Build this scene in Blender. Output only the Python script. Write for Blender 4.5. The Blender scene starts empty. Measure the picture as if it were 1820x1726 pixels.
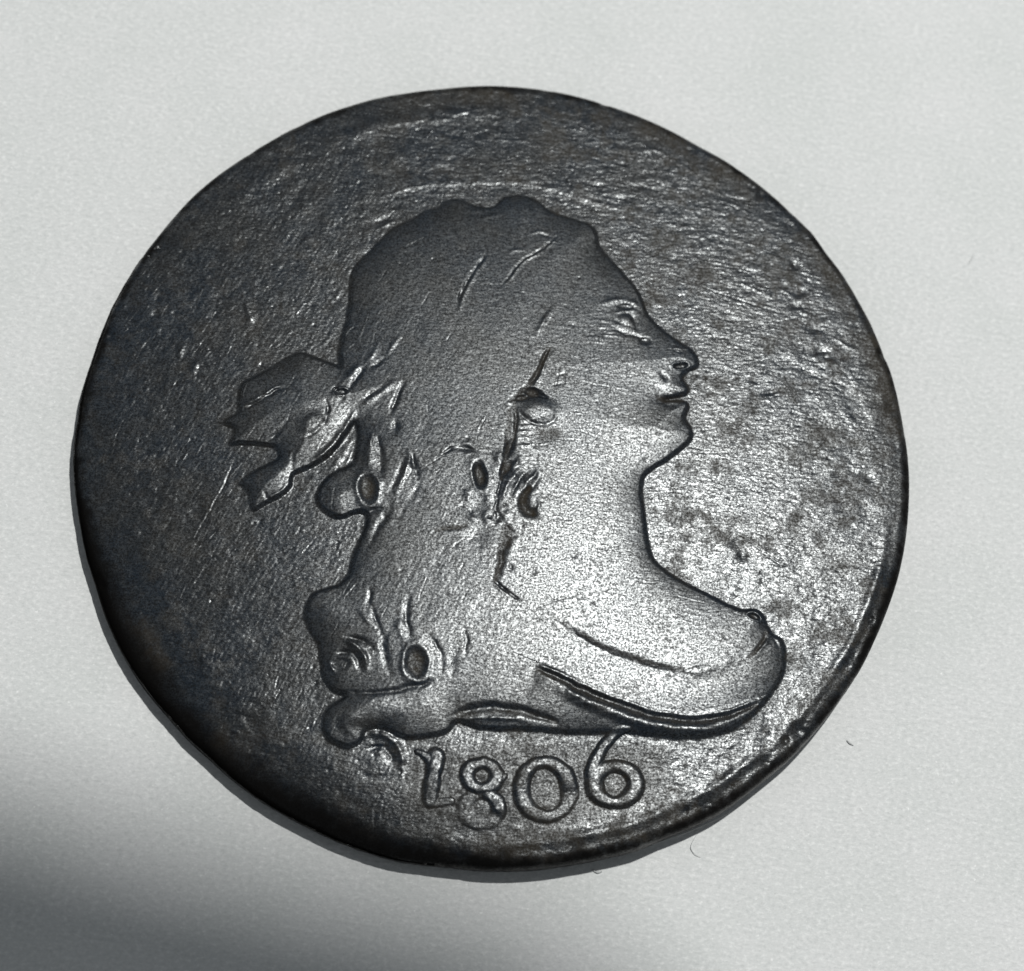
import bpy, math
import numpy as np
from mathutils import Matrix, Vector

S = bpy.context.scene
MM = 0.001
rng = np.random.default_rng(1806)

# ------------------------------------------------------------------ camera
D_CAM = 90.0
F_PX, TAU, PHI, AX, AY = 4694.0, 0.3563, -0.236, 0.537, -1.03
PW, PH = 1820.0, 1726.0
cd = np.array([math.sin(TAU)*math.sin(PHI), -math.sin(TAU)*math.cos(PHI), math.cos(TAU)])
CAM = np.array([AX, AY, 1.0]) + D_CAM*cd
cz = cd
cx = np.cross([0, 1, 0], cz); cx /= np.linalg.norm(cx)
cy = np.cross(cz, cx)
cam_data = bpy.data.cameras.new('camera')
cam = bpy.data.objects.new('camera', cam_data)
S.collection.objects.link(cam)
cam.matrix_world = Matrix(((cx[0], cy[0], cz[0], CAM[0]*MM), (cx[1], cy[1], cz[1], CAM[1]*MM),
                           (cx[2], cy[2], cz[2], CAM[2]*MM), (0, 0, 0, 1)))
cam_data.sensor_fit = 'HORIZONTAL'
cam_data.sensor_width = 36.0
cam_data.lens = F_PX*36.0/PW
cam_data.clip_start = 0.002
cam_data.clip_end = 20.0
cam_data.dof.use_dof = True
cam_data.dof.focus_distance = 0.0885
cam_data.dof.aperture_fstop = 75.0
S.camera = cam
S.render.resolution_x, S.render.resolution_y = 1024, 971


def unproject(P, zp):
    """photograph pixels -> points (mm) on the horizontal plane z = zp"""
    P = np.asarray(P, float)
    u = (P[:, 0]-PW/2)/F_PX; v = -(P[:, 1]-PH/2)/F_PX
    r = u[:, None]*cx + v[:, None]*cy - cz
    t = (zp-CAM[2])/r[:, 2]
    return (CAM + t[:, None]*r)[:, :2]


# ------------------------------------------------------------------ world and lamp
THICK = 1.75
w = bpy.data.worlds.new('World'); S.world = w; w.use_nodes = True
bg = w.node_tree.nodes['Background']
bg.inputs[0].default_value = (0.89, 0.95, 1.0, 1)
bg.inputs[1].default_value = 0.215
HI = unproject([(1150, 1310)], THICK)[0]
HI3 = np.array([HI[0], HI[1], THICK])
vd = CAM-HI3; vd /= np.linalg.norm(vd)
ld = np.array([-vd[0]+0.02, -vd[1], vd[2]]); ld /= np.linalg.norm(ld)
L_DIST = 280.0
LAMP = HI3 + L_DIST*ld
ldat = bpy.data.lights.new('desk_lamp', 'AREA')
ldat.shape = 'DISK'; ldat.size = 10*MM
ldat.energy = 0.635
ldat.color = (1.0, 0.995, 0.97)
lamp = bpy.data.objects.new('desk_lamp', ldat)
S.collection.objects.link(lamp)
lamp.location = Vector(LAMP*MM)
lamp.rotation_euler = Vector(ld).to_track_quat('Z', 'Y').to_euler()
S.view_settings.view_transform = 'Standard'
S.view_settings.look = 'None'
S.view_settings.exposure = 0.0
S.view_settings.gamma = 1.0
S.view_settings.use_curve_mapping = False
S.render.engine = 'CYCLES'


# ------------------------------------------------------------------ helpers
def nd(nt, typ, **kw):
    n = nt.nodes.new(typ)
    for k, v in kw.items():
        setattr(n, k, v)
    return n


def new_mat(name):
    m = bpy.data.materials.new(name); m.use_nodes = True
    nt = m.node_tree
    return m, nt, nt.nodes['Principled BSDF'], nt.links.new


def noise(nt, vec, scale, detail=2, rough=0.5):
    n = nd(nt, 'ShaderNodeTexNoise')
    n.inputs['Scale'].default_value = scale
    n.inputs['Detail'].default_value = detail
    n.inputs['Roughness'].default_value = rough
    nt.links.new(vec, n.inputs['Vector'])
    return n.outputs['Fac']


def maprange(nt, v, a, b, c, d):
    n = nd(nt, 'ShaderNodeMapRange')
    for i, x in zip((1, 2, 3, 4), (a, b, c, d)):
        n.inputs[i].default_value = x
    nt.links.new(v, n.inputs[0])
    return n.outputs[0]


def mixcol(nt, f, a, b):
    n = nd(nt, 'ShaderNodeMix', data_type='RGBA')
    nt.links.new(f, n.inputs[0])
    for s, x in ((6, a), (7, b)):
        if isinstance(x, tuple):
            n.inputs[s].default_value = (*x, 1)
        else:
            nt.links.new(x, n.inputs[s])
    return n.outputs[2]


def mmcoords(nt, sx=1.0, sy=1.0, rz=0.0):
    t = nd(nt, 'ShaderNodeTexCoord')
    m = nd(nt, 'ShaderNodeMapping')
    m.inputs['Scale'].default_value = (1000*sx, 1000*sy, 1000)
    m.inputs['Rotation'].default_value = (0, 0, rz)
    nt.links.new(t.outputs['Object'], m.inputs['Vector'])
    return m.outputs[0]


def mesh_obj(name, verts, faces_flat, loop_start, mats, parent=None, smooth=True):
    me = bpy.data.meshes.new(name)
    nv, nl, nf = len(verts), len(faces_flat), len(loop_start)
    me.vertices.add(nv); me.loops.add(nl); me.polygons.add(nf)
    me.vertices.foreach_set('co', np.ascontiguousarray(verts, np.float32).ravel())
    me.loops.foreach_set('vertex_index', np.asarray(faces_flat, np.int32))
    me.polygons.foreach_set('loop_start', np.asarray(loop_start, np.int32))
    if smooth:
        me.polygons.foreach_set('use_smooth', np.ones(nf, bool))
    me.update(calc_edges=True); me.validate()
    me.materials.append(mats)
    o = bpy.data.objects.new(name, me)
    S.collection.objects.link(o)
    if parent is not None:
        o.parent = parent
    return o


def tag(o, label=None, cat=None, group=None, kind=None):
    for k, v in (('label', label), ('category', cat), ('group', group), ('kind', kind)):
        if v: o[k] = v
    return o


# ------------------------------------------------------------------ materials
def make_paper():
    m, nt, p, L = new_mat('white paper')
    v = mmcoords(nt); vs = mmcoords(nt, 0.75, 1.15, 0.2)
    cloud = noise(nt, v, 0.22, 4, 0.6)
    flecks = noise(nt, vs, 7.0, 4, 0.75)
    c = mixcol(nt, maprange(nt, cloud, 0.3, 0.7, 0, 1), (0.66, 0.68, 0.67), (0.72, 0.728, 0.726))
    c2 = mixcol(nt, maprange(nt, flecks, 0.52, 0.66, 0, 0.55), c, (0.92, 0.93, 0.92))
    c3 = mixcol(nt, maprange(nt, flecks, 0.48, 0.34, 0, 0.45), c2, (0.50, 0.52, 0.515))
    spk = noise(nt, v, 6.5, 2, 0.6)
    c4 = mixcol(nt, maprange(nt, spk, 0.66, 0.76, 0, 0.8), c3, (0.93, 0.94, 0.93))
    L(c4, p.inputs['Base Color'])
    p.inputs['Roughness'].default_value = 0.8
    p.inputs['Specular IOR Level'].default_value = 0.25
    b = nd(nt, 'ShaderNodeBump'); b.inputs['Strength'].default_value = 0.5
    b.inputs['Distance'].default_value = 0.00004
    fine = noise(nt, vs, 7.0, 4, 0.65)
    L(fine, b.inputs['Height'])
    b2 = nd(nt, 'ShaderNodeBump'); b2.inputs['Strength'].default_value = 0.5
    b2.inputs['Distance'].default_value = 0.0001
    L(noise(nt, vs, 1.6, 3), b2.inputs['Height']); L(b2.outputs[0], b.inputs['Normal'])
    L(b.outputs[0], p.inputs['Normal'])
    return m


def make_copper():
    m, nt, p, L = new_mat('worn dark copper')
    v = mmcoords(nt)
    big = noise(nt, v, 0.45, 4, 0.6)
    mid = noise(nt, v, 2.2, 4, 0.65)
    fine = noise(nt, v, 16.0, 3, 0.7)
    vst = mmcoords(nt, 0.4, 1.0, 0.12)
    scr = noise(nt, vst, 13.0, 3, 0.7)
    at = nd(nt, 'ShaderNodeAttribute', attribute_name='grime').outputs['Fac']
    steel = mixcol(nt, maprange(nt, big, 0.38, 0.62, 0, 1), (0.006, 0.011, 0.018), (0.012, 0.013, 0.014))
    brown = mixcol(nt, maprange(nt, mid, 0.50, 0.70, 0, 0.4), steel, (0.022, 0.019, 0.016))
    dark = mixcol(nt, maprange(nt, fine, 0.50, 0.62, 0, 0.8), brown, (0.009, 0.0085, 0.008))
    gr = mixcol(nt, at, dark, (0.034, 0.028, 0.020))
    blk = nd(nt, 'ShaderNodeAttribute', attribute_name='tarnish_shade').outputs['Fac']
    gr2 = mixcol(nt, blk, gr, (0.0065, 0.0062, 0.006))  # black for rim tarnish and for shade painted on the lower-left bevel
    L(gr2, p.inputs['Base Color'])
    p.inputs['Metallic'].default_value = 0.0
    p.inputs['IOR'].default_value = 1.64
    p.inputs['Specular Tint'].default_value = (0.955, 0.99, 1.0, 1)
    mul = nd(nt, 'ShaderNodeMath', operation='MULTIPLY')
    L(maprange(nt, fine, 0.42, 0.585, 1.05, 0.20), mul.inputs[0])
    L(maprange(nt, scr, 0.36, 0.58, 0.45, 1.0), mul.inputs[1])
    mul2 = nd(nt, 'ShaderNodeMath', operation='MULTIPLY')
    L(mul.outputs[0], mul2.inputs[0])
    L(maprange(nt, at, 0, 1.0, 1.0, 0.15), mul2.inputs[1])
    mot = noise(nt, v, 3.2, 4, 0.7)
    mul4 = nd(nt, 'ShaderNodeMath', operation='MULTIPLY')
    L(mul2.outputs[0], mul4.inputs[0]); L(maprange(nt, mot, 0.36, 0.58, 1.2, 0.68), mul4.inputs[1])
    wr = nd(nt, 'ShaderNodeAttribute', attribute_name='wear').outputs['Fac']
    mixw = nd(nt, 'ShaderNodeMix', data_type='FLOAT')
    L(wr, mixw.inputs[0]); L(mul4.outputs[0], mixw.inputs[2])
    soft = nd(nt, 'ShaderNodeMath', operation='MULTIPLY_ADD'); soft.inputs[1].default_value = 0.86; soft.inputs[2].default_value = 0.0
    L(mul2.outputs[0], soft.inputs[0]); L(soft.outputs[0], mixw.inputs[3])
    mul3 = nd(nt, 'ShaderNodeMath', operation='MULTIPLY')
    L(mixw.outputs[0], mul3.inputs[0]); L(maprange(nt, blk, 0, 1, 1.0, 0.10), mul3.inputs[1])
    L(mul3.outputs[0], p.inputs['Specular IOR Level'])
    r1 = maprange(nt, fine, 0.3, 0.7, 0.24, 0.36)
    ra = nd(nt, 'ShaderNodeMath', operation='MULTIPLY_ADD'); ra.inputs[1].default_value = 0.25
    L(at, ra.inputs[0]); L(r1, ra.inputs[2])
    wr0 = nd(nt, 'ShaderNodeAttribute', attribute_name='wear').outputs['Fac']
    rb = nd(nt, 'ShaderNodeMath', operation='MULTIPLY_ADD'); rb.inputs[1].default_value = 0.03
    L(wr0, rb.inputs[0]); L(ra.outputs[0], rb.inputs[2])
    L(rb.outputs[0], p.inputs['Roughness'])
    b = nd(nt, 'ShaderNodeBump'); L(maprange(nt, wr, 0, 1, 0.6, 0.32), b.inputs['Strength'])
    b.inputs['Distance'].default_value = 0.000020
    L(noise(nt, vst, 11.0, 3, 0.65), b.inputs['Height'])
    L(b.outputs[0], p.inputs['Normal'])
    return m


M_PAPER = make_paper()
M_COIN = make_copper()


def flat_mat(name, col, rough=0.5, metal=0.0):
    m, nt, p, L = new_mat(name)
    v = mmcoords(nt)
    c = mixcol(nt, noise(nt, v, 0.8, 3), col, tuple(min(1, x*1.25) for x in col))
    L(c, p.inputs['Base Color'])
    p.inputs['Roughness'].default_value = rough
    p.inputs['Metallic'].default_value = metal
    return m


# ------------------------------------------------------------------ paper sheet
pv = [(-0.6, -0.6, 0), (0.6, -0.6, 0), (0.6, 0.6, 0), (-0.6, 0.6, 0)]
paper = mesh_obj('paper_sheet', np.array(pv), [0, 1, 2, 3], [0], M_PAPER, smooth=False)
tag(paper, 'plain white paper surface with fine fibres under the coin', kind='structure')

# ------------------------------------------------------------------ coin outline
SIL = np.array([(600,194),(644,179),(730,162),(809,153.6),(855,151),(924,154),(950,157),(1000,164),(1031,170),(1089,189.5),
(1135,207),(1182,228),(1228,253),(1263,272),(1298,294),(1315,303),(1354,335),(1401,374),(1447,425),(1482,471),(1516,525),
(1551,594),(1574,648),(1589.5,700),(1598,730),(1609,799),(1613,866),(1611,913),(1609,950),(1601,1004),(1578,1077),(1552,1142),
(1511,1213),(1471,1270),(1448,1301),(1402,1350),(1360,1382),(1316,1417),(1270,1449),(1210,1478),(1143,1503),(1113,1513),
(1050,1531),(1000,1537),(962,1541),(893,1546),(800,1540),(701,1526),(632,1504),(539,1462),(481,1430),(400,1370),(390,1359),
(332,1306),(285,1250),(244,1202),(209,1139),(181,1070),(158,1000),(149,971),(139,901),(130,843),(130,809),(137,739),(153,670),
(176,600),(193,558),(225,491),(262,442),(303,390),(346,343),(390,309),(448,271),(520,227)], float)
sq = unproject(SIL, 0.95)
s_th = np.arctan2(sq[:, 1], sq[:, 0]); s_r = np.hypot(sq[:, 0], sq[:, 1])
o_ = np.argsort(s_th); s_th = s_th[o_]; s_r = s_r[o_]
R_MEAN = s_r.mean()
th_t = np.linspace(-math.pi, math.pi, 1441)[:-1]
kern = np.exp(-0.5*(((th_t[:, None]-s_th[None, :]+math.pi) % (2*math.pi)-math.pi)/0.06)**2)
r_t = (kern*s_r).sum(1)/kern.sum(1)
r_t += 0.018*np.interp(th_t, np.linspace(-math.pi, math.pi, 90), np.append(rng.normal(size=89), 0))


def outline(th):
    return np.interp(th, np.append(th_t, math.pi), np.append(r_t, r_t[0]))


# ------------------------------------------------------------------ face grid: square mapped to disc
N = 960
g = np.linspace(-1, 1, N)
A, B = np.meshgrid(g, g)
A = A.ravel(); B = B.ravel()
swap = np.abs(A) < np.abs(B)
rr = np.where(swap, B, A)
with np.errstate(divide='ignore', invalid='ignore'):
    th = np.where(swap, math.pi/2-(math.pi/4)*(A/np.where(B == 0, 1, B)), (math.pi/4)*(B/np.where(A == 0, 1, A)))
th = np.where(rr < 0, th+math.pi, th)
th = (th+math.pi) % (2*math.pi)-math.pi
rr = np.abs(rr)
Rth = outline(th)
EDGE_OUT = 0.0
RAD = rr*Rth
X = RAD*np.cos(th); Y = RAD*np.sin(th)
E = Rth-RAD                                   # distance from the edge
Z = np.zeros_like(X)
GRIME = np.zeros_like(X)


# ------------------------------------------------------------------ numpy noise
def vnoise(x, y, scale, seed, ang=0.0, stretch=1.0):
    r = np.random.default_rng(seed)
    c, s = math.cos(ang), math.sin(ang)
    u = (x*c+y*s)/(scale*stretch)+500.3; v = (-x*s+y*c)/scale+500.7
    T = r.uniform(-1, 1, (1024, 1024)).astype(np.float32)
    iu = np.floor(u).astype(np.int64); iv = np.floor(v).astype(np.int64)
    fu = (u-iu); fv = (v-iv)
    fu = fu*fu*(3-2*fu); fv = fv*fv*(3-2*fv)
    iu &= 1023; iv &= 1023; ju = (iu+1) & 1023; jv = (iv+1) & 1023
    return ((T[iu, iv]*(1-fu)+T[ju, iv]*fu)*(1-fv)+(T[iu, jv]*(1-fu)+T[ju, jv]*fu)*fv)


def smooth(a, b, x):
    t = np.clip((x-a)/(b-a), 0, 1)
    return t*t*(3-2*t)


# slightly wandering coordinates, so that no tooled line is perfectly clean
XW = X+0.022*vnoise(X, Y, 0.30, 11)+0.013*vnoise(X, Y, 0.11, 12)
YW = Y+0.022*vnoise(X, Y, 0.30, 13)+0.013*vnoise(X, Y, 0.11, 14)
MOD = 0.85+0.45*vnoise(X, Y, 0.42, 15)+0.35*vnoise(X, Y, 0.16, 16)

# ------------------------------------------------------------------ curves
PXMM = 1/52.0
RELIEF = 0.62


def cr(P, n=6, closed=False):
    """Catmull-Rom through pts (columns interpolated alike)"""
    P = np.asarray(P, float); k = len(P); out = []
    segs = k if closed else k-1
    for i in range(segs):
        if closed:
            p0, p1, p2, p3 = P[(i-1) % k], P[i], P[(i+1) % k], P[(i+2) % k]
        else:
            p1, p2 = P[i], P[i+1]
            p0 = P[i-1] if i > 0 else 2*p1-p2
            p3 = P[i+2] if i+2 < k else 2*p2-p1
        for j in range(n):
            t = j/n
            out.append(0.5*((2*p1)+(-p0+p2)*t+(2*p0-5*p1+4*p2-p3)*t*t+(-p0+3*p1-3*p2+p3)*t**3))
    if not closed:
        out.append(P[-1])
    return np.array(out)


def stroke_field(pts, widths, amps, reach, closed=False, n=6):
    """nearest distance, side, interpolated width and amp for vertices near the stroke"""
    k = len(pts)
    q = unproject(pts, THICK)
    ww = np.broadcast_to(np.asarray(widths, float)*PXMM, (k,))
    aa = np.broadcast_to(np.asarray(amps, float), (k,))
    C = cr(np.column_stack([q, ww, aa]), n, closed)
    if closed:
        C = np.vstack([C, C[:1]])
    R = reach
    idx = np.nonzero((X > C[:, 0].min()-R) & (X < C[:, 0].max()+R) & (Y > C[:, 1].min()-R) & (Y < C[:, 1].max()+R))[0]
    x = XW[idx]; y = YW[idx]
    best = np.full(len(idx), 1e9); side = np.zeros(len(idx)); W = np.zeros(len(idx)); Am = np.zeros(len(idx))
    for i in range(len(C)-1):
        ax, ay = C[i, :2]; bx, by = C[i+1, :2]
        dx, dy = bx-ax, by-ay; l2 = dx*dx+dy*dy+1e-12
        t = np.clip(((x-ax)*dx+(y-ay)*dy)/l2, 0, 1)
        ex = x-ax-t*dx; ey = y-ay-t*dy
        d = ex*ex+ey*ey
        m = d < best
        best[m] = d[m]
        side[m] = np.sign(dx*ey-dy*ex)[m]
        W[m] = (C[i, 2]+(C[i+1, 2]-C[i, 2])*t)[m]
        Am[m] = (C[i, 3]+(C[i+1, 3]-C[i, 3])*t)[m]
    return idx, np.sqrt(best), side, W, Am


def taper(k, a):
    """amplitude that fades to both stroke ends"""
    return [a*(0.25 if i in (0, k-1) else 1.0) for i in range(k)]


def groove(pts, wpx, depth, tp=True):
    depth = np.asarray(depth, float)
    a = taper(len(pts), -float(depth)) if tp and len(pts) > 2 else -depth
    idx, d, s, W, Am = stroke_field(pts, wpx, a, 3.2*np.max(wpx)*PXMM)
    mod = 1+(MOD[idx]-1)*np.minimum(1, 0.045/(np.abs(Am)+1e-6))
    Z[idx] += RELIEF*mod*Am*np.exp(-(d/W)**2)


def grime(pts, wpx, amt=0.8):
    idx, d, s, W, Am = stroke_field(pts, wpx, amt, 3*np.max(wpx)*PXMM)
    GRIME[idx] = np.maximum(GRIME[idx], Am*np.exp(-(d/W)**4))


def dent(c, rx, ry, ang, depth):
    q = unproject([c], THICK)[0]
    rx *= PXMM; ry *= PXMM
    R = 3*max(rx, ry)
    idx = np.nonzero((np.abs(X-q[0]) < R) & (np.abs(Y-q[1]) < R))[0]
    ca, sa = math.cos(math.radians(ang)), math.sin(math.radians(ang))
    x = X[idx]-q[0]; y = Y[idx]-q[1]
    Z[idx] -= depth*np.exp(-((x*ca+y*sa)/rx)**2-((-x*sa+y*ca)/ry)**2)


def ridge(pts, wpx, h, tp=True):
    groove(pts, wpx, -np.asarray(h, float), tp)


def cut(pts, wpx, depth, lift=0.6):
    """a tooled line: a groove with a burr on its left side"""
    a = taper(len(pts), depth) if len(pts) > 2 else depth
    idx, d, s, W, Am = stroke_field(pts, wpx, a, 5*np.max(wpx)*PXMM)
    sd = d*s
    Am = Am*RELIEF*MOD[idx]
    Z[idx] += -Am*np.exp(-(sd/W)**2)+lift*Am*np.exp(-((sd-1.7*W)/(1.1*W))**2)


def step(pts, wpx, h, fadepx):
    """left side of the line raised, fading back over fadepx"""
    a = taper(len(pts), h)
    idx, d, s, W, Am = stroke_field(pts, wpx, a, 3*fadepx*PXMM)
    sd = d*s
    up = 1/(1+np.exp(-np.clip(sd/W*3, -30, 30)))
    Z[idx] += Am*up*np.exp(-np.maximum(sd, 0)/(fadepx*PXMM))


def pit(c, rx, ry, ang, depth, rim=0.0, sharp=3.0, dirt=0.0):
    q = unproject([c], THICK)[0]
    rx *= PXMM; ry *= PXMM
    R = 2.6*max(rx, ry)
    idx = np.nonzero((np.abs(X-q[0]) < R) & (np.abs(Y-q[1]) < R))[0]
    ca, sa = math.cos(math.radians(ang)), math.sin(math.radians(ang))
    x = XW[idx]-q[0]; y = YW[idx]-q[1]
    u = (x*ca+y*sa)/rx; v = (-x*sa+y*ca)/ry
    r = np.sqrt(u*u+v*v)
    Z[idx] += -depth/(1+np.exp(np.clip((r-1)*sharp*3, -30, 30)))
    if dirt:
        GRIME[idx] = np.maximum(GRIME[idx], dirt*np.exp(-(r/0.98)**4))
    if rim:
        Z[idx] += rim*np.exp(-((r-1.5)/0.35)**2)


def bump(c, rx, ry, ang, h):
    pit(c, rx, ry, ang, -h, 0, 1.6)


# ------------------------------------------------------------------ the bust
BUST = [(605,650),(603,624),(607.5,601),(617,566),(622.6,532),(624,497),(632,471),(653,448),(676,425),(690,409),(711,395),
(741,381),(757,371),(780,364),(792,353),(810,349),(826.5,353),(843,361),(868,366),(884,360),(898,347.5),(917,343),(938,345),
(958,354),(972,367),(993,378),(1027,389),(1048,396),(1060,409),(1064.5,430),(1076,448),(1108.6,485),(1132,513),(1141,532),
(1150,555),(1166.5,576),(1197,601),(1224,617),(1238,634),(1241,648),(1234,655),(1220,660),(1213,671),(1217.5,682),(1224,690),
(1220,700),(1204,705),(1185,708),(1183,712),(1197,712),(1218,715),(1224,723),(1217,737),(1218,748),(1228,762),(1229,778),
(1215.5,795),(1185,818),(1148,843),(1141,862),(1140,883),(1145,913),(1148,948),(1158,989),(1177,1011),(1212,1033),
(1258.6,1056.6),(1293,1074),(1316.5,1083),(1342,1083),(1356,1091),(1363,1107.6),(1374,1126),(1388,1133),(1395,1147),
(1396.5,1170),(1391,1200),(1374,1228),(1354,1253),(1340,1269),(1316.5,1286),(1293,1297.6),(1247,1307),(1189,1308),(1131,1302),
(1101,1301),(1045,1302),(990,1300),(934,1295.5),(862,1294),(838,1288),(812,1281.6),(792,1300),(745,1309),(717.6,1309),
(693.5,1298),(671,1291),(650,1296),(640,1315),(622,1325),(604,1321),(581,1307),(575,1286),(579,1263),(593,1249),(616,1234),
(597,1226),(579,1207),(572,1182),(569.5,1158.6),(565,1140),(548.7,1112),(542,1094),(544,1075),(558,1054),(581,1044),(604,1038),
(620.5,1019.5),(627.5,996),(634.4,973),(645,948.5),(652,928),(650,913),(633.5,910),(606,919.5),(582.5,911),(566,895),(564,877),
(575.5,856),(594,839.6),(615,830),(629,821),(634.5,800),(636.5,777),(635,756),(629,752),(615,770),(599,793),(580,812),(557,826),
(531.5,837),(521,842),(518,853),(516,863),(499,879),(480.5,888),(466.6,895),(453,902),(446,895),(443,874),(434,860),(427,855),
(441,842),(464,828),(490,816),(497,807),(490,793),(464,787),(429.5,784),(409,784),(418,763),(413,754),(399,747),(406,738),
(422.6,728),(424,710),(429.5,680),(448,668),(476,654),(504,638),(522,627.5),(536,625),(557,632),(580,641),(600,648)]
bust_poly = cr(unproject(BUST, THICK), 3, True)


def lattice_sdf(poly, pad, h=0.045):
    x0, y0 = poly.min(0)-pad; x1, y1 = poly.max(0)+pad
    nx = int((x1-x0)/h)+2; ny = int((y1-y0)/h)+2
    gx = (x0+h*np.arange(nx)).astype(np.float32); gy = (y0+h*np.arange(ny)).astype(np.float32)
    px, py = np.meshgrid(gx, gy, indexing='ij')
    best = np.full(px.shape, 1e9, np.float32); inside = np.zeros(px.shape, bool)
    k = len(poly)
    for i in range(k):
        ax, ay = poly[i].astype(np.float32); bx, by = poly[(i+1) % k].astype(np.float32)
        dx, dy = bx-ax, by-ay; l2 = dx*dx+dy*dy+1e-12
        qx = px-ax; qy = py-ay
        t = np.clip((qx*dx+qy*dy)/l2, 0, 1)
        np.minimum(best, (qx-t*dx)**2+(qy-t*dy)**2, out=best)
        if ay != by:
            c = (ay > gy) != (by > gy)
            xi = (bx-ax)*(gy-ay)/(by-ay)+ax
            inside ^= c[None, :] & (gx[:, None] < xi[None, :])
    d = np.sqrt(best)
    return x0, y0, h, np.where(inside, d, -d)


def sample(lat, x, y):
    x0, y0, h, F = lat
    u = (x-x0)/h; v = (y-y0)/h
    ok = (u > 0) & (v > 0) & (u < F.shape[0]-1.01) & (v < F.shape[1]-1.01)
    u = np.clip(u, 0, F.shape[0]-1.01); v = np.clip(v, 0, F.shape[1]-1.01)
    i = u.astype(int); j = v.astype(int); fu = u-i; fv = v-j
    r = (F[i, j]*(1-fu)+F[i+1, j]*fu)*(1-fv)+(F[i, j+1]*(1-fu)+F[i+1, j+1]*fu)*fv
    return np.where(ok, r, -9.0)


def inside_soft(pts, soft):
    lat = lattice_sdf(cr(unproject(pts, THICK), 3, True), soft*2, 0.1)
    return smooth(-soft, soft, sample(lat, X, Y))


bust_lat = lattice_sdf(bust_poly, 0.9)
SD = sample(bust_lat, X*0.4+XW*0.6, Y*0.4+YW*0.6)
din = np.maximum(SD, 0)
wob = 1+0.35*vnoise(X, Y, 1.4, 5)*np.exp(-np.maximum(SD, 0)/0.5)
Z += (0.105*wob)*smooth(-0.07, 0.11, SD)
Z += 0.06*(1-np.exp(-din/0.4))+0.16*(1-np.exp(-din/3.0))
IN = smooth(-0.05, 0.1, SD)

# --- drapery and shoulder folds
G_A = [(955,1190),(978,1200),(997,1209),(1032,1225),(1078,1244),(1117,1258),(1154,1270),(1212,1279),(1258,1278),(1305,1267),(1345,1250)]
groove(G_A, [3.5,5,6,7.5,7.5,7.5,7.5,7.5,7,5,3], 0.19)
step([(x+2, y-9) for x, y in G_A][::-1], 5, 0.08, 60)
ridge([(x-2, y+18) for x, y in G_A[2:-1]], 9, 0.10)
FOLD = [(1010,1120),(1030,1133),(1057,1150),(1075,1158),(1096,1165.5),(1131,1178),(1177.5,1191),(1212,1197)]
step(FOLD[::-1], 3.5, -0.045, 26)
groove([(x, y-3) for x, y in FOLD], 4, 0.035)
ridge([(1205,1205),(1240,1195),(1275,1183),(1310,1170)], 10, 0.03)
groove([(1215,1190),(1240,1183),(1270,1176)], 4, 0.02)
groove([(810,1268),(835,1261),(869,1258),(916,1262),(955,1273),(990,1284)], [4,6,7,7,6,4], 0.11)
ridge([(815,1277),(850,1276),(890,1275),(935,1279)], 4, 0.04)
cut([(1361,1125),(1357,1138),(1350,1149),(1341,1159),(1332,1169)], 3.2, 0.06)
pit((1341,1097), 9, 4.5, -25, 0.07, 0.02, 2.5, 0.7)
groove([(1374,1133),(1380,1142),(1386,1152)], 2.5, 0.03)
groove([(1025,1058),(1050,1072),(1085,1095)], 2, 0.02)
groove([(950,1085),(985,1072),(1030,1058)], 1.8, 0.014)
groove([(1030,1150),(1045,1160),(1058,1174)], 2.6, 0.014)

# --- hairline, ear and the locks in front of it
cut([(988,420),(962,444),(930,463),(912,482),(893,510)], 2.4, 0.032)
groove([(985,425),(972,418),(958,414)], 3.5, 0.02)
ridge([(938,416),(958,411),(972,414)], 2.5, 0.015)
cut([(864,452),(852,470),(838,490),(828,508),(817,530),(810,552)], 3.2, 0.045)
ridge([(905,447),(918,446),(930,445)], 3, 0.018)
ridge([(860,386),(878,383),(892,381)], 3, 0.02); groove([(800,372),(840,378),(880,376)], 5, 0.02)
ridge([(986,548),(976,562),(962,580),(952,600)], 5, 0.03)
cut([(975,625),(969,634),(962,648),(957,660),(950,676),(938,690),(922,704),(906,716)], [2,3,3.5,3.5,4,4,4,3], 0.075, 0.4)
pit((946,702), 13, 8, -8, 0.11, 0.0, 2.2, 0.8); pit((926,712), 12, 5, 12, 0.08, 0, 2.2, 0.8)
pit((961,708), 11, 4, -18, 0.06, 0, 2.5)
bump((956,735), 28, 18, 3, 0.06)
groove([(916,722),(921,735),(930,746),(946,757),(964,760),(982,752),(988,740)], 3.4, 0.03)
groove([(911,716),(915,740),(915,767),(908,797),(897,822),(890,855),(882,890),(881,913),(897,938),(913,957)],
       [4,4,3,4,4,3,2.4,4,5,3], 0.055)
for a, b in (((992,655),(986,690)), ((983,672),(1003,668)), ((980,690),(1005,684)), ((1002,664),(1000,690))):
    groove([a, ((a[0]+b[0])/2+1, (a[1]+b[1])/2), b], 1.8, 0.02)
for y in (752, 762, 772, 783, 797):
    ridge([(918,y+1),(930,y),(944,y)], 2.4, 0.018)
bump((905,790), 8, 22, 8, -0.03)
pit((901,803), 6, 14, -20, 0.06, 0, 2, 0.8); pit((899,838), 7, 15, -28, 0.06, 0, 2, 0.8)
pit((974,776), 25, 14, 0, 0.012, 0, 1.2, 0.6)
ridge([(958,838),(948,850),(936,862),(928,878)], 4.5, 0.05)
groove([(936,842),(924,856),(914,872),(908,888)], 4, 0.06)
groove([(958,852),(948,866),(938,878)], 4, 0.05)
ridge([(925,835),(912,850),(900,868),(894,890),(895,912)], 5, 0.05)
groove([(940,872),(931,884),(929,898),(934,911),(945,917)], [3.5,6,8,9,7], 0.12, False)
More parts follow.
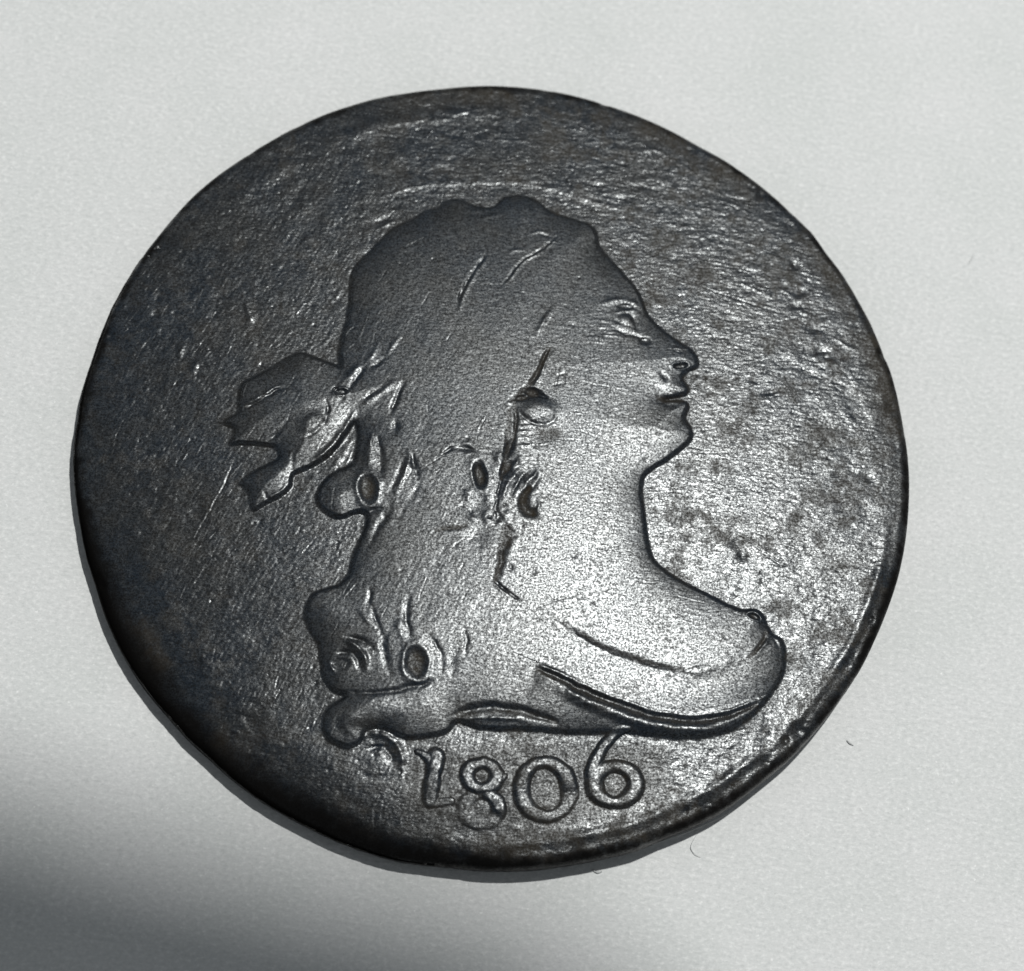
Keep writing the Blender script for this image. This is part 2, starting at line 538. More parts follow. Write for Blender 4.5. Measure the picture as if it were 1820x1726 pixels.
ridge([(955,892),(956,905),(950,916)], 3, 0.03)
pit((852,848), 9.5, 20, 8, 0.12, 0.01, 2.2, 0.9)
cut([(786,812),(797,803),(812,800),(830,803),(846,808)], [2,4,5,5,3], 0.055, 0.3)
groove([(776,946),(800,943),(826,938)], 3.6, 0.05)
groove([(900,945),(900,965),(892,985),(888,1005),(882,1025),(877,1037)], [8,10,8,6,5,3], 0.055)
cut([(925,1072),(912,1063),(899,1054),(886,1044),(877,1035)], [1.5,2.5,3,3,3], 0.045, 0.3)
dent((846,905), 22, 18, 0, 0.02); dent((848,955), 20, 16, 20, 0.025)
for i in range(24):
    c = (rng.normal(872, 34), rng.normal(925, 38))
    dent(c, rng.uniform(2.5, 5), rng.uniform(2.5, 5), 0, rng.uniform(-0.02, 0.03))

for pts, w_, a_ in (([(893,806),(884,818),(886,832)], 6, 0.045), ([(878,838),(872,854),(877,868)], 6, 0.04),
                    ([(872,876),(866,890),(873,904)], 6, 0.045), ([(868,910),(863,924),(871,936)], 6, 0.04),
                    ([(884,925),(894,934),(905,946)], 6, 0.045), ([(926,812),(918,824),(912,836)], 5, 0.045),
                    ([(915,960),(908,974),(902,990)], 7, 0.045), ([(836,874),(830,888),(836,900)], 6, 0.03),
                    ([(828,915),(838,925),(850,930)], 6, 0.03)):
    ridge(pts, w_, a_)

# --- face
ridge([(1066,543),(1085,537),(1104,534),(1122,538),(1136,546)], 5, 0.035)
pit((1111,547), 12, 5, 0, 0.04, 0, 2)
ridge([(1098,558),(1110,554),(1122,553),(1134,558)], 3.5, 0.045)
bump((1112,570), 13, 8, -20, 0.035)
groove([(1108,558),(1120,562),(1128,572),(1132,586)], 3.5, 0.05)
ridge([(1086,576),(1100,581),(1118,585)], 4, 0.04)
groove([(1085,585),(1105,593),(1128,600),(1150,609)], 4, 0.035)
pit((1146,608), 9, 6, 0, 0.035, 0, 2)
for i in range(9):
    y = 572+i*5+rng.uniform(-2, 2); x = 1048+rng.uniform(-14, 30)
    ridge([(x,y),(x+22,y+1),(x+44,y+3)], 1.8, 0.012)
pit((1209,651), 11, 4.5, 8, 0.08, 0.015, 2.5, 0.5)
groove([(1172,664),(1180,672),(1188,683)], 5, 0.045)
ridge([(1190,690),(1200,696),(1214,697)], 3.5, 0.03)
groove([(1172,709),(1184,710),(1200,709)], 5, 0.07)
groove([(1178,716),(1186,722),(1200,722)], 4, 0.03)

# --- bow and ribbon
cut([(430,727),(449,717),(470,706),(490,693),(507,688)], 3.2, 0.055)
groove([(578,712),(582,728),(579,744),(566,763),(545,779)], 3.6, 0.05)
bump((556,752), 20, 13, 35, 0.04)
groove([(511,747),(500,761),(490,773),(470,784)], 4, 0.04)
ridge([(629,735),(621,752),(609,770),(596,788),(578,804),(556,818)], [4,6,7,7,5,4], 0.07)
groove([(524,795),(521,812),(520,832)], 4, 0.03)
ridge([(512,851),(505,868),(486,880),(468,889)], 4, 0.04)
groove([(470,872),(475,882),(479,890)], 2.5, 0.03)
pit((606,698), 9, 5, 10, 0.06, 0.015); pit((596,694), 5, 4, 0, 0.04)
ridge([(640,650),(626,664),(608,682)], 5, 0.045)
groove([(652,648),(640,664),(622,688),(606,712)], 4, 0.045)
ridge([(711,600),(700,612),(690,628)], 4, 0.03); ridge([(672,612),(664,628),(652,644)], 4, 0.03)
groove([(684,640),(668,650),(652,655)], 4, 0.04)
ridge([(702,682),(682,696),(662,710),(645,722)], 5, 0.04)
groove([(682,690),(662,702),(640,712)], 3.5, 0.035)
groove([(717,680),(708,702),(699,724),(695,738)], 4, 0.05)
ridge([(588,830),(610,800),(628,775)], 8, 0.02)

# --- left curls
ridge([(661,774),(657,795),(655,815),(656,836)], [3,6,8,8], 0.07)
groove([(672,778),(675,800),(677,825),(678,848)], [3,5,6,4], 0.06)
pit((654,870), 13, 21, 6, 0.085, 0.02, 2.0, 0.9)
groove([(648,912),(665,908),(682,905)], 5, 0.05)
dent((703,761), 6, 10, 0, 0.04)
cut([(742,852),(739,838),(734,822),(731,808)], [3,5,5,3], 0.055, 0.2)
ridge([(730,806),(722,832),(712,856),(702,880)], 5, 0.045)
groove([(716,820),(706,850),(694,876)], 5, 0.035)
groove([(694,898),(684,920),(668,945),(655,975)], 6, 0.04)
groove([(742,870),(720,905),(705,935)], 4, 0.02)
groove([(658,1048),(656,1066),(650,1088)], 4, 0.045)
groove([(661,1078),(668,1102),(678,1130)], 4, 0.045)
ridge([(640,1082),(650,1100),(664,1116)], 5, 0.03)
groove([(727,1062),(723,1090),(724,1114),(731,1134)], 5, 0.05)
ridge([(712,1100),(710,1118),(716,1138)], 6, 0.04)
pit((739,1179), 15, 22, 6, 0.075, 0.02, 2.0, 0.9)
groove([(762,1132),(776,1150),(786,1175),(782,1200)], 4, 0.035)
groove([(622,1230),(648,1231),(674,1230),(700,1228),(722,1223),(745,1219),(768,1212)], [4,4,4,5,6,5,3], 0.06)
ridge([(614,1138),(628,1145),(640,1156),(649,1172),(652,1190)], 5, 0.08)
groove([(594,1163),(612,1159),(627,1162),(638,1176),(641,1190)], 5, 0.08)
pit((606,1180), 14, 10, 0, 0.03); ridge([(585,1178),(590,1186),(596,1193)], 3.5, 0.05)
groove([(614,1131),(634,1136),(652,1144),(668,1158)], 5, 0.06)
groove([(685,1130),(682,1150),(688,1180),(692,1200)], 6, 0.045)
groove([(824,1118),(828,1140),(826,1165)], 4, 0.03); groove([(800,1210),(806,1180),(812,1150)], 8, 0.02)
bump((655,1262), 55, 22, 5, 0.05)
groove([(612,1262),(600,1280),(606,1300),(622,1312)], 8, 0.025)
ridge([(642,1308),(660,1300),(682,1303),(700,1313),(711,1330),(716,1350),(715,1372)], [4,6,7,7,7,6,4], [0.04,0.06,0.08,0.08,0.07,0.05,0.02], False)
groove([(652,1331),(666,1325),(682,1326),(694,1337),(699,1352)], 4.5, 0.06)
bump((672,1348), 17, 14, -35, 0.012)
groove([(640,1370),(665,1378),(690,1376),(712,1368)], 5, 0.03)

# --- long worn waves in the hair
for pts, ww_, a in (([(700,520),(690,570),(668,620)], 16, 0.02), ([(760,470),(745,560),(720,640)], 18, 0.015),
                    ([(760,700),(750,800),(735,900),(705,990)], 14, 0.022), ([(820,860),(790,960),(750,1060)], 12, 0.018),
                    ([(700,960),(672,1010),(640,1050)], 10, 0.03), ([(790,990),(760,1060),(745,1120)], 9, 0.02),):
    groove(pts, ww_, 0.3*a)

# --- brown dirt caked in the tooled lines
grime([(x-1, y+4) for x, y in G_A], 5, 0.5)
grime([(x, y-5) for x, y in FOLD[1:]], 4.5, 0.45)
grime([(815,1270),(850,1266),(890,1265),(935,1270),(985,1284)], 6, 0.5)
grime([(975,625),(957,660),(938,690),(910,716)], 5, 0.7)
grime([(911,716),(915,767),(897,822),(890,855)], 4, 0.6)
grime([(940,872),(931,884),(929,898),(934,911),(945,917)], [5,7,9,9,7], 0.9)
grime([(900,945),(898,965),(890,985),(888,1005),(878,1036)], [9,12,9,8,4], 0.7)
grime([(776,946),(826,938)], 4, 0.7)
grime([(1361,1125),(1350,1149),(1332,1169)], 4, 0.6)
grime([(1172,709),(1184,712),(1210,712)], 7, 0.6)
grime([(905,735),(905,760),(900,790)], 6, 0.5)

# ------------------------------------------------------------------ numerals
relief_id = np.zeros(len(X), np.int8)


def numeral(strokes, ident):
    h = np.zeros_like(X)
    for pts, ww_, aa, closed in strokes:
        idx, d, s, W, Am = stroke_field(pts, ww_, aa, 2.2*np.max(ww_)*PXMM, closed)
        t = d/(0.97*W)
        prof = Am*np.where(t < 1, np.sqrt(np.clip(1-0.75*t**3.5, 0, 1)), 0.5*np.exp(-((t-1)/0.22)**2))
        prof = np.where(t < 1, prof, Am*0.5*np.exp(-((t-1)/0.2)**2))
        prof = prof*(0.92+0.10*vnoise(X[idx], Y[idx], 0.6, 17)+0.03*vnoise(X[idx], Y[idx], 0.14, 18))
        h[idx] = np.maximum(h[idx], prof)
        moat = -0.05*Am*np.exp(-((t-1.45)/0.28)**2)
        mo[idx] = np.minimum(mo[idx], moat)
        relief_id[idx[(t < 1.25) & (Am > 0.018)]] = ident
    return h


def ell(c, rx, ry, ang, k=14):
    ca, sa = math.cos(math.radians(ang)), math.sin(math.radians(ang))
    out = []
    for i in range(k):
        a = 2*math.pi*i/k
        x, y = rx*math.cos(a), ry*math.sin(a)
        out.append((c[0]+x*ca-y*sa, c[1]+x*sa+y*ca))
    return out


H = 0.092
mo = np.zeros_like(X)
NUMH = np.zeros_like(X)
one = [([(776,1342),(773,1362),(769,1388),(765,1418)], [13,12,12,12], [H,H,0.85*H,0.5*H], False),
       ([(742,1333),(757,1341),(768,1352)], [4,7,8], [0.7*H,0.8*H,0.8*H], False),
       ([(748,1424),(770,1424),(804,1420)], [6,7,6], [0.08*H,0.22*H,0.35*H], False)]
k = 14
e8u = ell((858,1376), 27, 22, 8); w8 = [8.5+2.5*abs(math.cos(2*math.pi*i/k)) for i in range(k)]
e8l = ell((857,1434), 31, 27, 5)
a8l = [H*(0.75 if e8l[i][0] > 858 and e8l[i][1] < 1440 else 0.26) for i in range(k)]
eight = [(e8u, w8, H*0.95, True), (e8l, w8, a8l, True),
         ([(899,1376),(888,1388),(870,1400)], [4,5,6], 0.6*H, False)]
e0 = ell((971,1400), 43, 48, -14)
w0 = [8+5*abs(math.cos(2*math.pi*i/k)) for i in range(k)]
a0 = [H*(1.0 if p[1] < 1410 else (0.75 if p[0] < 985 else 0.4)) for p in e0]
zero = [(e0, w0, a0, True)]
e6 = ell((1094,1391), 37, 32, 0)
w6 = [9+4*abs(math.cos(2*math.pi*i/k)) for i in range(k)]
six = [([(1118,1296),(1104,1298),(1092,1305),(1078,1320),(1066,1338),(1058,1358),(1056,1380),(1060,1400)],
        [4,6,7.5,8.5,9.5,11,13,13], 1.1*H, False), (e6, w6, 1.05*H, True)]
for ident, st in enumerate((one, eight, zero, six), start=10):
    hh = numeral(st, ident)
    NUMH = np.maximum(NUMH, hh)
Z += NUMH*(1-0.75*IN)
Z += mo*(1-IN)*(NUMH < 0.02)

# ------------------------------------------------------------------ field: halo, wear, rim
HALO = [(1330,470),(1262,428),(1215,405),(1170,390),(1130,375),(1060,357),(1015,343),(975,330),(935,321),(890,319),(850,320),(800,322),(760,324),(715,332),(675,346),(640,370),(612,405)]
step(HALO[4:15][::-1], 4.0, 0.016, 40)
for pts in ([(690,212),(720,206),(745,204),(775,192)], [(790,200),(830,186),(860,180)], [(840,226),(855,222),(866,218)],
            [(880,240),(910,240),(965,243)], [(1155,256),(1180,262),(1215,285),(1245,305)], [(1260,345),(1300,352),(1320,362),(1375,392)],
            [(1300,375),(1335,385)], [(1305,420),(1345,430)], [(1380,494),(1420,500),(1452,520)], [(1395,512),(1405,517)],
            [(1420,546),(1435,552),(1450,560)], [(1320,500),(1370,520)], [(1470,590),(1500,605),(1520,618)]):
    ridge(pts, rng.uniform(2.5, 4), rng.uniform(0.012, 0.022))
cut([(345,952),(370,905),(397,858),(418,808)], 1.6, 0.016)
cut([(1240,502),(1290,520),(1350,540),(1400,553)], 1.5, 0.014)
cut([(1470,1010),(1510,1005),(1560,1007)], 1.8, 0.02)
cut([(1280,935),(1330,960),(1370,990),(1400,1010)], 1.8, 0.018)
cut([(620,405),(640,420),(660,440)], 1.4, 0.008)
for i in range(150):
    x, y = rng.uniform(180, 620), rng.uniform(420, 1350)
    a = math.radians(rng.normal(60, 8)); l = rng.uniform(12, 45)
    cut([(x, y), (x+l*math.cos(a), y-l*math.sin(a))], 1.2, rng.uniform(0.004, 0.010))
for i in range(60):
    x, y = rng.uniform(1180, 1560), rng.uniform(430, 1150)
    a = math.radians(rng.normal(-12, 14)); l = rng.uniform(15, 60)
    cut([(x, y), (x+l*math.cos(a), y-l*math.sin(a))], 1.2, rng.uniform(0.004, 0.010))
for i in range(170):
    x, y = rng.uniform(600, 1500), rng.uniform(230, 1480)
    left = x < 850
    a = math.radians(rng.normal(58 if left else -10, 18)); l = rng.uniform(8, 40)
    cut([(x, y), (x+l*math.cos(a), y-l*math.sin(a))], rng.uniform(0.9, 1.4), rng.uniform(0.004, 0.011), rng.uniform(0, 0.8))
for c, rx, ry, d in (((1310,965), 12, 8, 0.04), ((1320,985), 9, 10, 0.04), ((1370,695), 16, 5, 0.03), ((1500,900), 18, 12, 0.025),
                     ((1340,675), 7, 4, 0.02), ((1415,465), 7, 10, 0.04), ((1425,515), 12, 7, 0.04), ((1450,580), 16, 9, 0.035),
                     ((1460,620), 14, 7, 0.035), ((1418,540), 10, 5, 0.03), ((1480,640), 8, 5, -0.03), ((1380,450), 9, 6, -0.02),
                     ((682,384), 14, 6, 0.03), ((690,392), 10, 3, -0.02), ((1360,1110), 8, 7, 0.03), ((1540,905), 14, 16, 0.02),
                     ((445,560), 6, 9, -0.03), ((320,615), 5, 9, -0.03), ((345,645), 6, 10, -0.025), ((440,545), 4, 12, -0.03),
                     ((1490,840), 9, 6, 0.02), ((1545,845), 12, 8, 0.03)):
    dent(c, rx, ry, rng.uniform(-30, 30), d)

DEG = np.degrees(th)
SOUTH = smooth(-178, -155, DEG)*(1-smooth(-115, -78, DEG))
GRIME = np.maximum(GRIME, 0.2*(1-IN)*np.exp(-((SD+0.12)/0.2)**2)*smooth(-0.5, 0.5, vnoise(X, Y, 1.1, 81)))
GRIME = np.maximum(GRIME, 0.58*(0.5+0.5*smooth(-4, 4, X))*(1-IN)*smooth(0.0, 1.0, vnoise(X, Y, 0.8, 82)+0.6*vnoise(X, Y, 0.3, 83)+0.4*vnoise(X, Y, 0.12, 85)))
GRIME = np.maximum(GRIME, 0.75*smooth(1.25, 0.5, E)*smooth(-0.7, 0.4, vnoise(X, Y, 1.3, 84)+0.4*vnoise(X, Y, 0.4, 90))*smooth(-25, 15, DEG)*(1-smooth(85, 120, DEG)))
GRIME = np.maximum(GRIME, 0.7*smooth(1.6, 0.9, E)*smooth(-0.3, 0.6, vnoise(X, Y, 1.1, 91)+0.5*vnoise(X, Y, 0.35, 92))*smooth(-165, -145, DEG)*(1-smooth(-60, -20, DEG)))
WEAR = np.clip(np.maximum(IN, smooth(0.35, 0.75, NUMH/H))*(1-np.clip(GRIME, 0, 1)), 0, 1)
TARN_SHADE = smooth(0.36+0.86*SOUTH, 0.02+0.28*SOUTH, E+0.16*vnoise(X, Y, 0.9, 86)+0.10*vnoise(X, Y, 0.2, 87))  # black edge tarnish, widened at lower left to paint in the bevel's shade
GRIME *= 0.65+0.35*smooth(-0.6, 0.5, vnoise(X, Y, 0.22, 88)+0.6*vnoise(X, Y, 0.09, 89))
DATE = inside_soft([(735,1330),(830,1325),(1030,1318),(1180,1325),(1170,1400),(1060,1445),(980,1475),(850,1475),(740,1440)], 0.35)
GRIME = np.maximum(GRIME, 0.35*DATE*(1-smooth(0.15, 0.5, NUMH/H))*(1-IN))
ROUGH = (1-IN)*(0.35+0.65*smooth(0.60, 0.80, RAD/Rth))*(1-0.75*smooth(0.0, 0.35, NUMH/H))
ROUGH = np.maximum(ROUGH, 0.08*IN)
right = smooth(-3, 3, X+0.35*Y)
lum = 0.7*vnoise(X, Y, 0.55, 31)+0.4*vnoise(X, Y, 0.24, 32, math.radians(-10), 1.6)
for sc, sd_, am in ((0.20, 301, 1.5), (0.11, 302, 1.1), (0.34, 303, 1.3)):
    lum = lum-am*np.maximum(0, vnoise(X, Y, sc, sd_, math.radians(-8), 1.7)-0.42)
PATCH = smooth(-0.25, 0.5, vnoise(X, Y, 2.6, 36)+0.5*vnoise(X, Y, 1.1, 37)+0.5*smooth(-4, 9, Y))
Z += ROUGH*(0.0028+0.0085*PATCH)*lum
Z += (1-0.6*IN)*(0.010*vnoise(X, Y, 3.6, 34)+0.0035*vnoise(X, Y, 1.5, 35))
st_r = vnoise(X, Y, 0.075, 41, math.radians(-8), 5)+0.7*vnoise(X, Y, 0.05, 42, math.radians(6), 3.5)
st_l = vnoise(X, Y, 0.075, 43, math.radians(60), 5)+0.7*vnoise(X, Y, 0.05, 44, math.radians(66), 3.5)
Z += 0.0022*(st_r*right+st_l*(1-right))*(0.32+0.68*(1-IN)+0.35*IN*(1-right))
fine = vnoise(X, Y, 0.10, 51)+0.9*vnoise(X, Y, 0.058, 52)
Z += 0.0017*fine*(1-0.55*IN)
# scattered pits
for i in range(420):
    a = rng.uniform(0, 2*math.pi); r = 13.4*math.sqrt(rng.uniform(0, 1))
    px, py = r*math.cos(a), r*math.sin(a)
    rad = rng.uniform(0.03, 0.09)
    idx = np.nonzero((np.abs(X-px) < 4*rad) & (np.abs(Y-py) < 4*rad))[0]
    if len(idx) and (SD[idx].max() < 0 or rng.uniform() < 0.15):
        Z[idx] += -rng.uniform(0.004, 0.016)*np.exp(-((X[idx]-px)**2+(Y[idx]-py)**2)/rad**2)

# worn raised lip at the lower right, rounded shoulder all round
deg = np.degrees(th)
lip = smooth(-105, -70, deg)*(1-smooth(-18, 8, deg))
Z += 0.042*lip*(0.8+1.1*vnoise(X, Y, 1.7, 66)+0.5*vnoise(X, Y, 0.6, 68))*np.exp(-((E-0.72)/0.20)**2)
lip2 = smooth(80, 100, deg)*(1-smooth(125, 150, deg))
Z += 0.022*lip2*smooth(-0.3, 0.6, vnoise(X, Y, 2.0, 67))*np.exp(-((E-1.25)/0.3)**2)
Z -= 0.10*smooth(2.2, 0.4, E)*SOUTH+0.02*smooth(1.2, 0.2, E)
for i in range(60):
    a = rng.uniform(-math.pi, math.pi); rad = rng.uniform(0.07, 0.26); r0 = outline(a)-rng.uniform(-0.05, 0.5)
    px, py = r0*math.cos(a), r0*math.sin(a)
    idx = np.nonzero((np.abs(X-px) < 3*rad) & (np.abs(Y-py) < 3*rad))[0]
    if len(idx):
        Z[idx] -= rng.uniform(0.02, 0.075)*np.exp(-((X[idx]-px)**2+(Y[idx]-py)**2)/rad**2)
SH_W = 0.36+0.62*SOUTH+0.08*vnoise(np.cos(th)*6, np.sin(th)*6, 1.0, 61)
SH_B = 0.32+0.30*SOUTH
tt = np.clip(1-E/SH_W, 0, 1)
Z += -SH_B*(1-np.sqrt(np.clip(1-tt**2.2, 0, 1)))
Z += -0.0017*(X-2.2)**2-0.0024*(Y+1.6)**2-0.0045*np.maximum(0, -4.5-X-0.3*Y)**2
Z += THICK

# ------------------------------------------------------------------ split the face into its parts
VX = np.column_stack([X, Y, Z])*MM
ii = np.arange(N*N).reshape(N, N)
Q = np.column_stack([ii[:-1, :-1].ravel(), ii[:-1, 1:].ravel(), ii[1:, 1:].ravel(), ii[1:, :-1].ravel()])
QX = X[Q].mean(1); QY = Y[Q].mean(1)
lab = np.zeros(len(Q), np.int8)
q_in = SD[Q].mean(1) > -0.03


def inpoly(pts):
    poly = unproject(pts, THICK); r = np.zeros(len(QX), bool)
    for i in range(len(poly)):
        ax, ay = poly[i]; bx, by = poly[(i+1) % len(poly)]
        if ay == by: continue
        c = (ay > QY) != (by > QY)
        r ^= c & (QX < (bx-ax)*(QY-ay)/(by-ay)+ax)
    return r


FACE = [(1080,440),(1300,560),(1300,800),(1160,870),(1160,960),(1200,1010),(1420,1060),(1440,1180),(1380,1235),(1345,1251),
        (1305,1269),(1258,1280),(1212,1281),(1154,1272),(1078,1246),(1032,1227),(997,1211),(955,1191),(930,1120),(925,1072),(899,1054),
        (877,1036),(888,1005),(897,970),(897,938),(881,913),(882,890),(890,855),(908,797),(915,767),(913,735),(911,716),(938,690),
        (957,660),(972,628),(958,590),(985,545),(1000,485),(1060,440)]
DRAP = [(955,1191),(997,1211),(1032,1227),(1078,1246),(1154,1272),(1212,1281),(1258,1280),(1305,1269),(1345,1251),(1380,1260),
        (1330,1330),(1100,1330),(850,1310),(806,1285),(812,1266),(830,1230),(930,1190)]
BOW = [(380,600),(560,600),(606,655),(628,700),(636,744),(610,800),(540,850),(470,920),(400,920),(380,760)]
lab[q_in] = 2
lab[q_in & inpoly(FACE)] = 3
lab[q_in & inpoly(DRAP)] = 4
lab[q_in & inpoly(BOW)] = 5
rid = relief_id[Q].max(1)
nm = (rid > 0) & (SD[Q].mean(1) < 0.05)
lab[nm] = rid[nm]

coin = bpy.data.objects.new('coin', None)
coin.empty_display_size = 0.01
S.collection.objects.link(coin)
tag(coin, 'worn dark copper coin with a right-facing bust and the date 1806 lying on white paper', 'coin')

# side wall and underside of the planchet
edge_ids = np.concatenate([ii[0, :-1], ii[:-1, -1], ii[-1, :0:-1], ii[:0:-1, 0]])
eth = th[edge_ids]; eR = Rth[edge_ids]
z_top = Z[edge_ids].mean()
rings = []
prof = [(0.006, 0.97), (0.018, 0.85), (0.012, 0.68), (-0.02, 0.48), (-0.09, 0.28), (-0.22, 0.12), (-0.42, 0.03), (-0.8, 0.0)]
for off, f in prof:
    jit = 0.012*vnoise(np.cos(eth)*14, np.sin(eth)*14+f*6, 0.35, 71)+0.006*vnoise(np.cos(eth)*14+9*f, np.sin(eth)*14, 0.12, 72)
    r = eR+off+jit*(0 if f == 0 else 1)
    rings.append(np.column_stack([r*np.cos(eth), r*np.sin(eth), np.full(len(eth), z_top*f+(0.012 if f == 0 else 0))]))


def add_attr(o, name, vals):
    at = o.data.attributes.new(name, 'FLOAT', 'POINT')
    at.data.foreach_set('value', np.ascontiguousarray(vals, np.float32))


def build(name, mask, parent):
    q = Q[mask]
    u, inv = np.unique(q, return_inverse=True)
    o = mesh_obj(name, VX[u], inv.reshape(-1), np.arange(len(q))*4, M_COIN, parent)
    add_attr(o, 'grime', GRIME[u]); add_attr(o, 'tarnish_shade', TARN_SHADE[u]); add_attr(o, 'wear', WEAR[u])
    return o


q0 = Q[lab == 0]
u0, inv0 = np.unique(q0, return_inverse=True)
remap = np.full(N*N, -1); remap[u0] = np.arange(len(u0))
base = remap[edge_ids]
ne = len(edge_ids)
allv = [VX[u0]]; quads = [inv0.reshape(-1, 4)]
off = len(u0); prev = base
for rg in rings:
    cur = off+np.arange(ne); off += ne
    allv.append(rg*MM)
    quads.append(np.column_stack([prev, cur, np.roll(cur, -1), np.roll(prev, -1)]))
    prev = cur
flat = np.concatenate([q.ravel() for q in quads]+[prev[::-1]])
nq = sum(len(q) for q in quads)
planchet = mesh_obj('planchet', np.vstack(allv), flat, np.append(np.arange(nq)*4, []).astype(int).tolist()+[nq*4], M_COIN, coin)
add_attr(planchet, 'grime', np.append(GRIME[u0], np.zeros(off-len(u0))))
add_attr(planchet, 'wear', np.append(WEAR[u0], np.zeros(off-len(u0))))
add_attr(planchet, 'tarnish_shade', np.append(TARN_SHADE[u0], np.ones(off-len(u0))))
tag(planchet, 'dark pitted field and rounded worn rim')

bust = build('bust', lab == 3, coin); tag(bust, 'face, neck and shoulder in worn relief')
hair = build('hair', lab == 2, bust); tag(hair, 'long worn hair with drilled curls')
drapery = build('drapery', lab == 4, bust); tag(drapery, 'folded cloth along the bottom of the bust')
bow = build('ribbon_bow', lab == 5, bust); tag(bow, 'ribbon bow behind the head')
for ident, ch in ((10, '1'), (11, '8'), (12, '0'), (13, '6')):
    o = build('numeral', lab == ident, coin)
    tag(o, 'raised numeral %s of the date' % ch)


# ------------------------------------------------------------------ dust fibres on the paper
def tube(name, pts, rad, mat):
    C = cr(np.asarray(pts, float), 8)
    k = 6; vs = []; fl = []
    for i, p in enumerate(C):
        a = C[max(i-1, 0)]; b = C[min(i+1, len(C)-1)]
        t = Vector(b-a).normalized()
        n = Vector((0, 0, 1)); s = t.cross(n).normalized(); n = s.cross(t)
        r = rad*(0.45+0.55*math.sin(math.pi*min(max(i/(len(C)-1), 0.03), 0.97)))
        for j in range(k):
            an = 2*math.pi*j/k
            vs.append(Vector(p)+s*(r*math.cos(an))+n*(r*math.sin(an)))
    for i in range(len(C)-1):
        for j in range(k):
            fl += [i*k+j, i*k+(j+1) % k, (i+1)*k+(j+1) % k, (i+1)*k+j]
    nq_ = len(fl)//4
    fl += list(range(k))[::-1]+[(len(C)-1)*k+j for j in range(k)]
    ls = [4*i for i in range(nq_)]+[4*nq_, 4*nq_+k]
    return mesh_obj(name, np.array([tuple(v) for v in vs])*MM, fl, ls, mat)


M_FIB = flat_mat('grey lint', (0.42, 0.43, 0.43), 0.7)
M_FIBL = flat_mat('pale lint', (0.6, 0.6, 0.58), 0.7)


def fibre(px, zs, rad, mat, label, grp=None):
    q = unproject(px, 0.03)
    pts = [(a[0], a[1], z) for a, z in zip(q, zs)]
    return tag(tube('lint_fibre', pts, rad, mat), label, 'lint')


fibre([(1237,1485),(1229,1500),(1228,1509),(1235,1519),(1245,1524)], [0.03, 0.05, 0.05, 0.05, 0.03], 0.011, M_FIB,
      'tiny curled grey hair on the paper just below the coin')
fibre([(1721,470),(1726,462),(1731,452)], [0.02, 0.03, 0.02], 0.015, M_FIB, 'short grey speck of lint on the paper at far right')
fibre([(1300,1443),(1260,1463),(1210,1484),(1140,1508),(1085,1521)], [0.05, 0.08, 0.08, 0.07, 0.04], 0.014, M_FIBL,
      'long pale fibre lying along the lower right edge of the coin')
fibre([(1505,1316),(1510,1321),(1517,1325)], [0.03, 0.04, 0.02], 0.03, M_FIB, 'small grey crumb on the paper below right of the coin')
fibre([(1052,1546),(1062,1551),(1070,1549)], [0.03, 0.05, 0.02], 0.03, M_FIB, 'tiny grey speck in the shadow at the bottom edge of the coin')


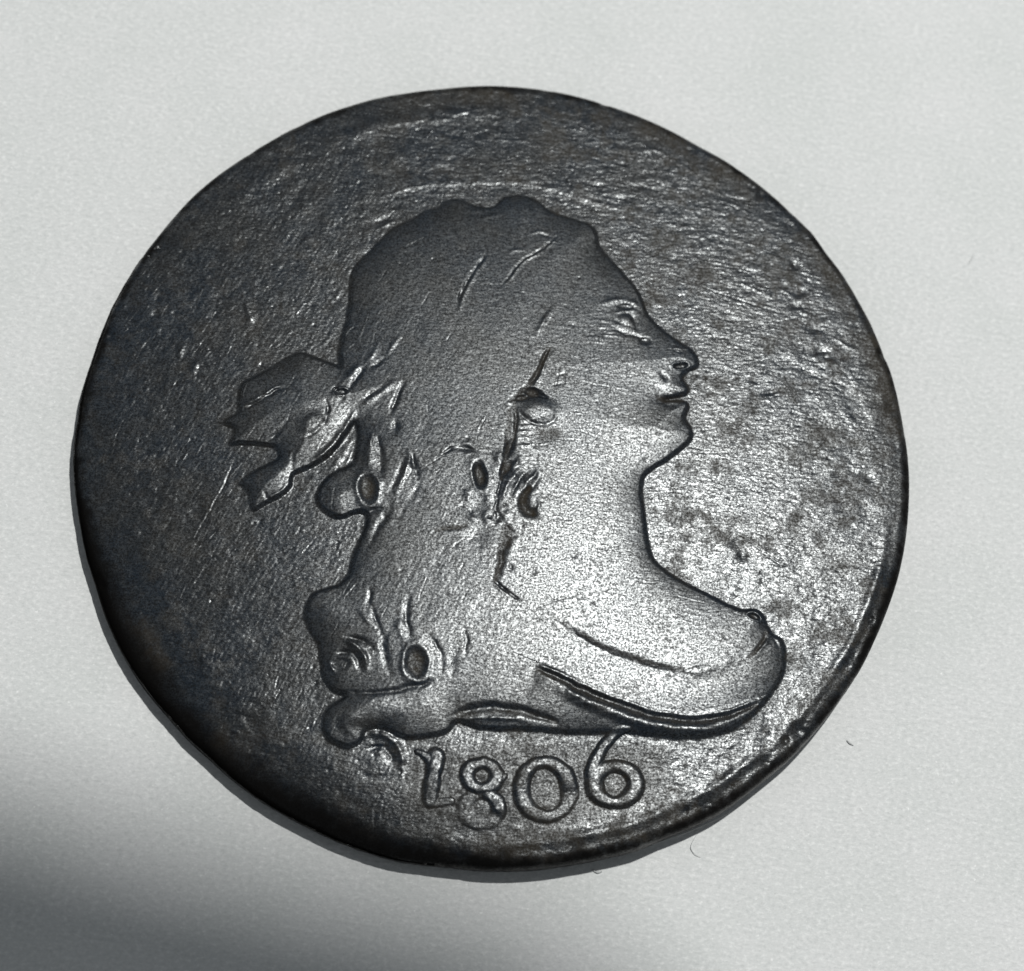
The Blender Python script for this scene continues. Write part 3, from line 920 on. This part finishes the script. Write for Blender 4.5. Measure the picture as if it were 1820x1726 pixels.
# ------------------------------------------------------------------ the phone that takes the picture
G = unproject([(1230, 1805)], 0.0)[0]                       # where its corner's shadow falls
G3 = np.array([G[0], G[1], 0.0])
pc = CAM+cz*5.0                                            # a point of the phone's plane, behind the lens
t_ = np.dot(pc-G3, cz)/np.dot(LAMP-G3, cz)
corner = G3+t_*(LAMP-G3)
phone = bpy.data.objects.new('phone', None); S.collection.objects.link(phone)
ax_x = cx*math.cos(math.radians(-14))+cy*math.sin(math.radians(-14))
ax_y = np.cross(cz, ax_x)
PWD, PLN, PTH = 72.0, 148.0, 8.0
ctr = corner-ax_x*(PWD/2-2.0)-ax_y*(PLN/2-2.0)
phone.matrix_world = Matrix(((ax_x[0], ax_y[0], cz[0], ctr[0]*MM), (ax_x[1], ax_y[1], cz[1], ctr[1]*MM),
                             (ax_x[2], ax_y[2], cz[2], ctr[2]*MM), (0, 0, 0, 1)))
tag(phone, 'dark phone held above the paper, its shadow falling on the lower left', 'phone')


def slab(name, wd, ln, z0, z1, rad, mat, parent, at=(0, 0)):
    loop = []
    for qx, qy, a0_ in ((1, 1, 0), (-1, 1, 90), (-1, -1, 180), (1, -1, 270)):
        for j in range(9):
            a = math.radians(a0_+j*90/8)
            loop.append((at[0]+qx*(wd/2-rad)+rad*math.cos(a), at[1]+qy*(ln/2-rad)+rad*math.sin(a)))
    k_ = len(loop)
    bev = min(1.0, (z1-z0)/3)
    vs = []
    for sc, z in ((bev, z0), (0, z0+bev), (0, z1-bev), (bev, z1)):
        for x, y in loop:
            vs.append((at[0]+(x-at[0])*(1-2*sc/wd), at[1]+(y-at[1])*(1-2*sc/ln), z))
    fl = []
    for r_ in range(3):
        for j in range(k_):
            fl += [r_*k_+j, r_*k_+(j+1) % k_, (r_+1)*k_+(j+1) % k_, (r_+1)*k_+j]
    nq_ = len(fl)//4
    fl += list(range(k_))[::-1]+[3*k_+j for j in range(k_)]
    return mesh_obj(name, np.array(vs)*MM, fl, [4*i for i in range(nq_)]+[4*nq_, 4*nq_+k_], mat, parent, False)


M_PH = flat_mat('phone back', (0.03, 0.03, 0.032), 0.5)
M_GL = flat_mat('phone glass', (0.01, 0.01, 0.012), 0.15)
slab('body', PWD, PLN, 0.0, PTH, 7.0, M_PH, phone)
slab('screen', PWD-4, PLN-4, PTH+0.02, PTH+0.3, 8.0, M_GL, phone)
lx = np.dot(CAM-ctr, ax_x); ly = np.dot(CAM-ctr, ax_y)
slab('lens_ring', 12, 12, -1.5, -0.02, 5.9, M_GL, phone, (lx, ly))
